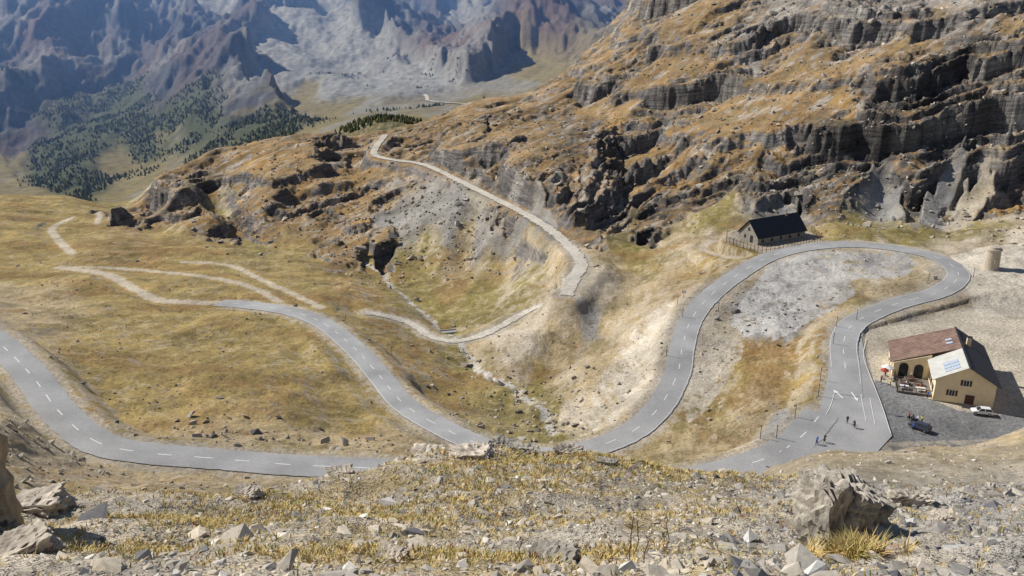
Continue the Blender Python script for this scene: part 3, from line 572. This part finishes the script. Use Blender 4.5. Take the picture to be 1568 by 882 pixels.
for u,v in((1297,648),(1411,648),(1398,660)):
    q=sight(u,v,-85.0); person('person',(q[0],q[1],-85.03),random.uniform(0,6),'stand',CL[pi_%5]); pi_+=1
def bicycle(loc,rot,pm):
    m=MB(); wheel(m,-.5,.34,.33,.018);wheel(m,.5,.34,.33,.018)
    for a,b_ in(((-.5,0,.34),(-.05,0,.3)),((-.05,0,.3),(-.18,0,.9)),((-.18,0,.85),(.38,0,.88)),((-.05,0,.3),(.38,0,.8)),((-.5,0,.34),(-.18,0,.8)),((.5,0,.34),(.36,0,.95))): m.tube(a,b_,.022,n=6,mi=1)
    m.box((-.2,0,.94),(.25,.12,.05)); m.tube((.42,-.22,.97),(.42,.22,.97),.018,n=6); m.tube((-.05,-.1,.3),(-.05,.1,.3),.08,n=10,mi=1)
    m.obj('bicycle',[tyre,pm],None,loc,rot)
for u,v,r,k in((1250,680,.9,0),(1262,677,.9,3),(1308,655,1.7,3)):
    q=sight(u,v,-85.0); L_=(q[0],q[1],-84.98); bicycle(L_,r,CL[k]); person('cyclist',L_,r,'ride',CL[k])
# ---------- posts and signs
pm=mat('weathered_post',(.12,.10,.08),.8)
def post(u,v,z,h=3.0,sign=None):
    q=sight(u,v,z); zz=float(hz(q[0],q[1])[0]); m=MB(); m.tube((0,0,-.3),(0,0,h),.09,.06,n=6)
    if sign=='panel': m.box((0,-.08,h-.45),(1.3,.05,.8),1); m.obj('road_sign',[metal,wtrim],None,(q[0],q[1],zz)); return
    m.box((0,0,h-.15),(.16,.16,.35)); m.obj('snow_pole',[pm],None,(q[0],q[1],zz))
for u,v,z in((1037,470,-91),(1045,488,-91),(1280,505,-85.5),(1275,530,-85.5),(1252,612,-86),(1255,588,-86),(1020,550,-93),(1187,684,-87),(1162,690,-88),(1311,492,-85),(1100,475,-89.5),(1215,655,-87.5),(1420,437,-84.7),(1490,425,-84.2),(600,540,-101),(530,500,-103)): post(u,v,z)
post(1357,632,-85.1,2.6,'panel'); post(1362,560,-85.1,2.4,'panel'); post(1046,462,-91,2.6,'panel')
c0=sight(684,499,-114.5)
m=MB(); m.box((0,0,.6),(7,2.4,.5)); m.box((-3,0,-.6),(1,2.4,2)); m.box((3,0,-.6),(1,2.4,2)); m.box((0,-1.25,1.05),(7,.2,.35)); m.box((0,1.25,1.05),(7,.2,.35))
m.obj('stone_culvert_bridge',[mat('concrete',(.42,.41,.40),.9,.15,2)],None,(c0[0],c0[1],float(hz(c0[0],c0[1])[0])+.4),.25)
# ---------- rocks
import bmesh
rockm=mat('slate_rock',(.3,.3,.3),.9,.35,7,.8,attr=True,detail=10,bdist=.05,coarse=(1.5,.25))
pebm=mat('stones',(.3,.3,.3),.9,.25,25,.3,attr=True,bdist=.01)
def hull(seed,npts=12,block=False):
    r=random.Random(seed); bm=bmesh.new()
    if block:
        for i in(-1,1):
            for j in(-1,1):
                for k in(-1,1): bm.verts.new((i*r.uniform(.5,1),j*r.uniform(.5,1),k*r.uniform(.6,1)))
        npts=8
    for _ in range(npts):
        v=Vector((r.gauss(0,1),r.gauss(0,1),r.gauss(0,1))).normalized()*r.uniform(.75,1); v=Vector((max(-.7,min(.7,v.x)),max(-.7,min(.7,v.y)),max(-.7,min(.7,v.z))))
        bm.verts.new(v)
    res=bmesh.ops.convex_hull(bm,input=bm.verts); bmesh.ops.delete(bm,geom=[e for e in res['geom_interior'] if isinstance(e,bmesh.types.BMVert)],context='VERTS')
    bmesh.ops.triangulate(bm,faces=bm.faces); return bm
TPL=[]
for s_ in range(14):
    bm=hull(s_,9); bm.verts.index_update(); TPL.append((np.array([v.co[:] for v in bm.verts]),np.array([[v.index for v in f.verts] for f in bm.faces]))); bm.free()
def scatter(name,xs,ys,size,flat,cols,sink=.2,m_=None):
    V=[];Fc=[];Cc=[];o=0; zs=hz(xs,ys)
    for i in range(len(xs)):
        v,f=TPL[i%14]; a=rng.uniform(0,6.28); c,s=math.cos(a),math.sin(a)
        sx,sy,sz=size[i]*rng.uniform(.7,1.5),size[i]*rng.uniform(.6,1.1),size[i]*flat[i]
        w=v*np.array([sx,sy,sz]); tx=rng.normal(0,.22); w=np.stack([w[:,0]*c-w[:,1]*s,w[:,0]*s+w[:,1]*c,w[:,2]+w[:,0]*tx],1)
        V.append(w+np.array([xs[i],ys[i],zs[i]+sz*(.5-sink)])); Fc.append(f+o); o+=len(v); Cc.append(np.repeat(cols[i][None],len(v),0))
    return to_mesh(name,np.vstack(V),np.vstack(Fc).ravel(),3,[m_ or pebm],np.vstack(Cc),smooth=False)
def stonecols(n):
    t=rng.random(n)[:,None]**.7; a=np.array([.39,.355,.31]);b_=np.array([.64,.55,.42]);c=a*(1-t)+b_*t
    k=rng.random(n)<.10; c[k]=np.array([.20,.19,.19]); k=rng.random(n)<.07; c[k]=[.74,.69,.60]
    return c*rng.uniform(.8,1.15,(n,1))
N1=50000
ys=rng.uniform(1.5**.5,21**.5,N1)**2; xs=rng.uniform(-.85,.85,N1)*(ys+3.5)
kk=fbm(xs/1.4,ys/1.4,3,300)+rng.normal(0,.3,N1)+.5*(xs>.35*ys)>-.1; xs,ys=xs[kk],ys[kk]
sz=np.clip(rng.lognormal(-4.0,.65,len(xs)),.007,.16)*(1+ys*.03)
sc_=stonecols(len(xs)); gr_=(xs>.3*ys)[:,None]; sc_=np.where(gr_,sc_*np.array([.74,.77,.83]),sc_)
scatter('scree_stones',xs,ys,sz,rng.uniform(.25,.65,len(xs)),sc_)
N2=3200
ys=rng.uniform(22,75,N2); xs=rng.uniform(-.7,.95,N2)*ys
scatter('hillside_stones',xs,ys,np.clip(rng.lognormal(-2.3,.5,N2),.05,.4),rng.uniform(.4,.8,N2),stonecols(N2))
bx=[];by=[];bs=[]
def cluster(u,v,z,n,spread,s):
    q=sight(u,v,z)
    for _ in range(n):
        x,y=q[0]+random.gauss(0,spread),q[1]+random.gauss(0,spread*1.3)
        if gs(ED,np.array([x]),np.array([y]),99.)[0]>1.2: bx.append(x);by.append(y);bs.append(s*random.lognormvariate(-.3,.55))
for c in((820,620,-105,150,11,.55),(790,600,-107,90,9,.5),(730,560,-112,60,9,.5),(835,655,-101,90,6,.6),(420,668,-88,10,4,1.1),(300,655,-86.5,30,9,.6),(370,668,-87,14,5,.8),(280,640,-87,10,4,.8),(540,690,-89,20,6,.7),
 (200,560,-90,60,30,.3),(350,560,-94,60,28,.3),(80,480,-100,60,25,.4),(1200,470,-87,120,9,.4),(1150,480,-88,120,6,.4),(640,330,430,260,28,.9),(700,340,400,300,22,.8),(620,310,470,200,25,1),(1300,315,-90,200,35,.8),(1450,315,-89,200,30,.8),(1200,320,-92,120,22,.7),
 (1560,330,-84,100,14,1.),(950,560,-98,120,10,.3),(1080,560,-92.5,80,5,.3),(500,300,520,140,45,1.1),(1150,640,-91,60,9,.35),(680,640,-98,20,5,.6),(60,700,118,70,7,.5),(200,745,112,140,12,.35),(450,745,118,140,12,.35),(30,650,125,60,6,.7),(1555,535,-85,20,3,.7)): cluster(*c)
Nb=5000; ys=rng.uniform(300,700,Nb); xs=rng.uniform(-.4,.62,Nb)*ys; k=look(RR,xs,ys)>.5; k&=gs(ED,xs,ys,99.)>2
bx+=list(xs[k]);by+=list(ys[k]);bs+=list(rng.lognormal(0,.5,k.sum())*.75)
Nb=5200; ys=rng.uniform(135,420,Nb); xs=rng.uniform(-.62,.6,Nb)*ys; k=(look(RR,xs,ys)<.4)&(gs(ED,xs,ys,99.)>1.5)&(fbm(xs/30,ys/30,3,610)>-.05)
bx+=list(xs[k]);by+=list(ys[k]);bs+=list(rng.lognormal(0,.5,k.sum())*.26)
bx=np.array(bx);by=np.array(by);bs=np.array(bs)
scatter('boulder_field',bx,by,bs,rng.uniform(.5,.95,len(bx)),stonecols(len(bx))*.75)
def bigrock(name,parts,base,loc,cold=(.34,.31,.27)):
    V=[];Fc=[];o=0
    for off,scl,rot,sd in parts:
        bm=hull(sd,16,True); bmesh.ops.subdivide_edges(bm,edges=bm.edges,cuts=3,use_grid_fill=True); bmesh.ops.triangulate(bm,faces=bm.faces)
        bmesh.ops.subdivide_edges(bm,edges=bm.edges,cuts=2,use_grid_fill=True); bmesh.ops.triangulate(bm,faces=bm.faces)
        R=Matrix.Rotation(rot[0],3,'X')@Matrix.Rotation(rot[1],3,'Y')@Matrix.Rotation(rot[2],3,'Z'); bm.verts.index_update()
        v=np.array([v.co[:] for v in bm.verts]); f=np.array([[x.index for x in q.verts] for q in bm.faces]); bm.free()
        nn=v/np.linalg.norm(v,axis=1,keepdims=True)
        d=fbm(v[:,0]*2.2+v[:,2]*1.3+sd,v[:,1]*2.2-v[:,2]*1.7,5,400+sd,.62)*.13
        st=v[:,0]*3.2+v[:,2]*1.2+v[:,1]*.8+.4*fbm(v[:,1]*2,v[:,2]*2+sd,2,480); d+=(sst(.35,.6,st-np.floor(st)))*.14-.07
        st=v[:,2]*4+v[:,1]*1.2; d+=(sst(.4,.6,st-np.floor(st)))*.07
        v=v+nn*d[:,None]; v=v*np.array(scl); v=(np.array(R)@v.T).T+np.array(off); V.append(v);Fc.append(f+o);o+=len(v)
    V=np.vstack(V); c=np.repeat(np.array(cold)[None],len(V),0)*(1+.35*fbm(V[:,0]*4,V[:,2]*4+V[:,1]*3,3,430)[:,None])
    ob=to_mesh(name,V,np.vstack(Fc).ravel(),3,[rockm],c,smooth=False); ob.location=loc; return ob
def gl(u,v,Yd): 
    q=sight(u,v,Yd); return (q[0],q[1],float(hz(q[0],q[1])[0]))
L=gl(1283,858,6.3)
bigrock('foreground_boulder',[((-.20,0,.26),(.15,.26,.42),(.1,-.08,.3),1),((.0,.06,.34),(.15,.26,.30),(.1,.2,.2),2),((.16,.10,.26),(.14,.25,.24),(.05,.4,.4),3),((-.02,-.18,.02),(.24,.22,.24),(.3,.2,1.2),4),((.30,.05,.02),(.26,.25,.18),(0,.35,.5),5),((-.22,-.22,-.03),(.2,.2,.2),(.2,.1,.6),41)],0,L,(.40,.36,.30))
L=gl(-10,800,6.0)
bigrock('rock_outcrop',[((-.2,0,.50),(.30,.45,.78),(.1,.05,.3),6),((-.1,-.1,.0),(.3,.4,.45),(.2,-.2,.8),7),((.12,-.2,-.05),(.35,.3,.18),(0,.1,.8),8)],0,L,(.38,.30,.21))
for nm,u,v,Yd,sc,sd in(('rock',725,722,14.5,.40,11),('rock',800,708,15.8,.30,12),('rock',868,710,15.8,.26,13),('rock',610,742,13,.18,14),('rock',470,812,7.5,.16,15),('rock',700,768,10,.13,16),('rock',30,850,5,.22,17),('rock',840,865,4.6,.15,18),
 ('rock',1390,770,10,.28,19),('rock',1435,800,8,.14,20),('rock',600,684,18,.25,21),('rock',50,785,8.5,.35,22),('rock',600,860,4.6,.1,23),('rock',930,735,13.5,.15,24),('rock',380,775,10,.18,25),('rock',655,705,16.5,.34,26),('rock',770,700,16.5,.3,27),('rock',520,745,13,.2,28)):
    bigrock(nm,[((0,0,.05*sc),(sc*1.25,sc*.8,sc*.45),(random.uniform(-.2,.2),random.uniform(-.25,.25),random.uniform(-.5,.5)),sd),((sc*.5,sc*.2,0),(sc*.7,sc*.6,sc*.35),(.1,.2,.7),sd+30)],0,gl(u,v,Yd),(.58,.50,.40) if sd%3 else (.40,.36,.30))
# ---------- dry grass
gm_=mat('dry_grass',(.4,.3,.12),.8,attr=True)
def grass(name,cx_,cy_,n,sp,hgt,blades=14):
    V=[];Cc=[]
    for k in range(n):
        x,y=cx_+random.gauss(0,sp[0]),cy_+random.gauss(0,sp[1])
        if y<1.8: continue
        z=float(hz(x,y)[0])-.01; base=np.array([.64,.48,.19])*random.uniform(.75,1.25); 
        if random.random()<.12: base=np.array([.36,.19,.08])
        if random.random()<.2: base=np.array([.40,.37,.12])
        for _ in range(blades):
            a=random.uniform(0,6.28); r=random.uniform(0,.06); h=hgt*random.uniform(.4,1.2); l=random.uniform(.3,1.1)*h; w=.003*(1+y*.1)
            p=np.array([x+r*math.cos(a),y+r*math.sin(a),z]); t=p+np.array([l*math.cos(a),l*math.sin(a),h*.9]); md=p+np.array([l*.35*math.cos(a),l*.35*math.sin(a),h*.62]); s_=np.array([-math.sin(a)*w,math.cos(a)*w,0])
            V+=[p-s_,p+s_,md+s_*.8,md-s_*.8,md-s_*.8,md+s_*.8,t+s_*.1,t-s_*.1]; Cc+=[base]*8
    V=np.array(V);return V,np.array(Cc)
allV=[];allC=[]
for (u,v,Yd,n,sp,h,bl) in ((830,722,14,700,(1.3,1.2),.075,11),(950,725,15,380,(1.1,.9),.07,11),(740,750,11.5,330,(.9,.8),.065,11),(250,800,7.5,520,(1.0,.6),.055,11),(160,840,5.5,240,(.6,.4),.05,11),(560,790,8.5,400,(1.0,.6),.055,11),
  (1300,868,5.2,44,(.12,.10),.14,26),(850,870,4.7,240,(.4,.2),.05,11),(560,868,4.8,240,(.6,.25),.045,10),(1100,745,14,280,(1.0,.7),.06,10),(380,775,10,300,(.9,.6),.055,10),(1330,735,16,120,(1.2,.8),.06,10),(1480,790,9,60,(.8,.6),.05,9),(700,800,8,340,(1.6,.6),.05,9),(1050,800,8,240,(1.2,.6),.05,9)):
    q=sight(u,v,Yd); V,c=grass('g',q[0],q[1],n,sp,h,bl); allV.append(V);allC.append(c)
n3=2000; ys=rng.uniform(3,20,n3); xs=rng.uniform(-.8,.8,n3)*ys
for x,y in zip(xs,ys):
    V,c=grass('g',x,y,1,(.01,.01),.045,7)
    if len(V): allV.append(V);allC.append(c)
V=np.vstack(allV); to_mesh('dry_grass_tufts',V,np.arange(len(V)),4,[gm_],np.vstack(allC),smooth=False)
m=MB()
for u,v,Yd,h in((965,862,4.4,.32),(970,850,4.6,.26),(800,880,4.1,.2),(985,870,4.3,.18),(540,740,11,.4),(1020,850,4.8,.25)):
    x,y,z=gl(u,v,Yd); p=Vector((x,y,z))
    for k in range(6):
        q=p+Vector((random.uniform(-.012,.012),random.uniform(-.01,.01),h/6)); m.tube(p,q,.0035,.003,n=4)
        if k>1: m.tube(q,q+Vector((random.uniform(-.05,.05),random.uniform(-.03,.03),random.uniform(.02,.06))),.0025,.0015,n=4)
        p=q
m.obj('dead_plant_stalks',[mat('dead_stalk',(.14,.07,.04),.9)])
# ---------- distant forest
V=[];Fc=[];Cc=[];o=0
NT=36000; ys=rng.uniform(1350,3300,NT); xs=rng.uniform(-.66,-.02,NT)*ys; k=(look(FM,xs,ys)+.75*fbm(xs/170,ys/190,5,500,.65)+rng.normal(0,.14,NT))>.78; xs,ys=xs[k],ys[k]; zs=hz(xs,ys)
for x,y,z in zip(xs,ys,zs):
    h=random.uniform(3.5,9.5); r=h*random.uniform(.24,.4); n=5; base=np.array([.07,.085,.038])*random.uniform(.6,1.4)
    if random.random()<.3: base=np.array([.16,.15,.05])*random.uniform(.7,1.2)
    vs=[]
    a0=random.random()*6
    for zz,rr in((h*.12,r),(h*.5,r*.45),(h*.42,r*.8)): 
        vs+= [(x+rr*random.uniform(.75,1.2)*math.cos(a0+i*2*math.pi/n),y+rr*random.uniform(.75,1.2)*math.sin(a0+i*2*math.pi/n),z+zz) for i in range(n)]
    vs+=[(x,y,z+h),(x,y,z-1)]
    for i in range(n):
        j=(i+1)%n; Fc+=[(o+i,o+j,o+n+j),(o+i,o+n+j,o+n+i),(o+2*n+i,o+2*n+j,o+3*n),(o+3*n+1,o+j,o+i)]
    V+=vs; Cc+=[base]*len(vs); o+=len(vs)
if V: to_mesh('distant_forest',np.array(V),np.array(Fc).ravel(),3,[mat('conifer_foliage',(.05,.07,.03),.9,attr=True)],np.array(Cc),smooth=False)
fr=spline(FAR,15); fr[:,2]=hz(fr[:,0],fr[:,1])+2; ribbon('distant_road',fr,5,gravel,nn=3)
# ---------- haze in the distant valley
mh=bpy.data.materials.new('air_haze'); mh.use_nodes=True; nh=mh.node_tree; nh.nodes.clear()
oo=nh.nodes.new('ShaderNodeOutputMaterial'); vs_=nh.nodes.new('ShaderNodeVolumeScatter'); vs_.inputs['Color'].default_value=(.24,.45,1,1); vs_.inputs['Density'].default_value=.00015; vs_.inputs['Anisotropy'].default_value=.2
nh.links.new(vs_.outputs[0],oo.inputs['Volume'])
m=MB(); m.box((0,4300,-370),(9000,5800,800)); m.obj('haze',[mh])
# ---------- light
EL,AZ=math.radians(38),math.radians(-62)
sd=Vector((math.sin(AZ)*math.cos(EL),math.cos(AZ)*math.cos(EL),math.sin(EL)))
sl=bpy.data.lights.new('sun','SUN'); sl.energy=5; sl.angle=math.radians(.5); sl.color=(1,.96,.89)
so=bpy.data.objects.new('sun',sl); scene.collection.objects.link(so); so.rotation_euler=sd.to_track_quat('Z','Y').to_euler()
w=bpy.data.worlds.new('World'); scene.world=w; w.use_nodes=True; wt=w.node_tree
sk=wt.nodes.new('ShaderNodeTexSky'); sk.sky_type='NISHITA'; sk.sun_disc=False; sk.sun_elevation=EL; sk.sun_rotation=AZ; sk.altitude=2500
wt.links.new(sk.outputs[0],wt.nodes['Background'].inputs[0]); wt.nodes['Background'].inputs[1].default_value=.08
cam=bpy.data.cameras.new('camera'); co=bpy.data.objects.new('camera',cam); scene.collection.objects.link(co)
cam.sensor_width=36; cam.lens=36*F/1568; co.rotation_euler=(math.radians(90)-PIT,0,0); cam.clip_start=.1; cam.clip_end=30000
scene.camera=co
scene.view_settings.view_transform='Standard'; scene.view_settings.look='None'; scene.view_settings.exposure=0
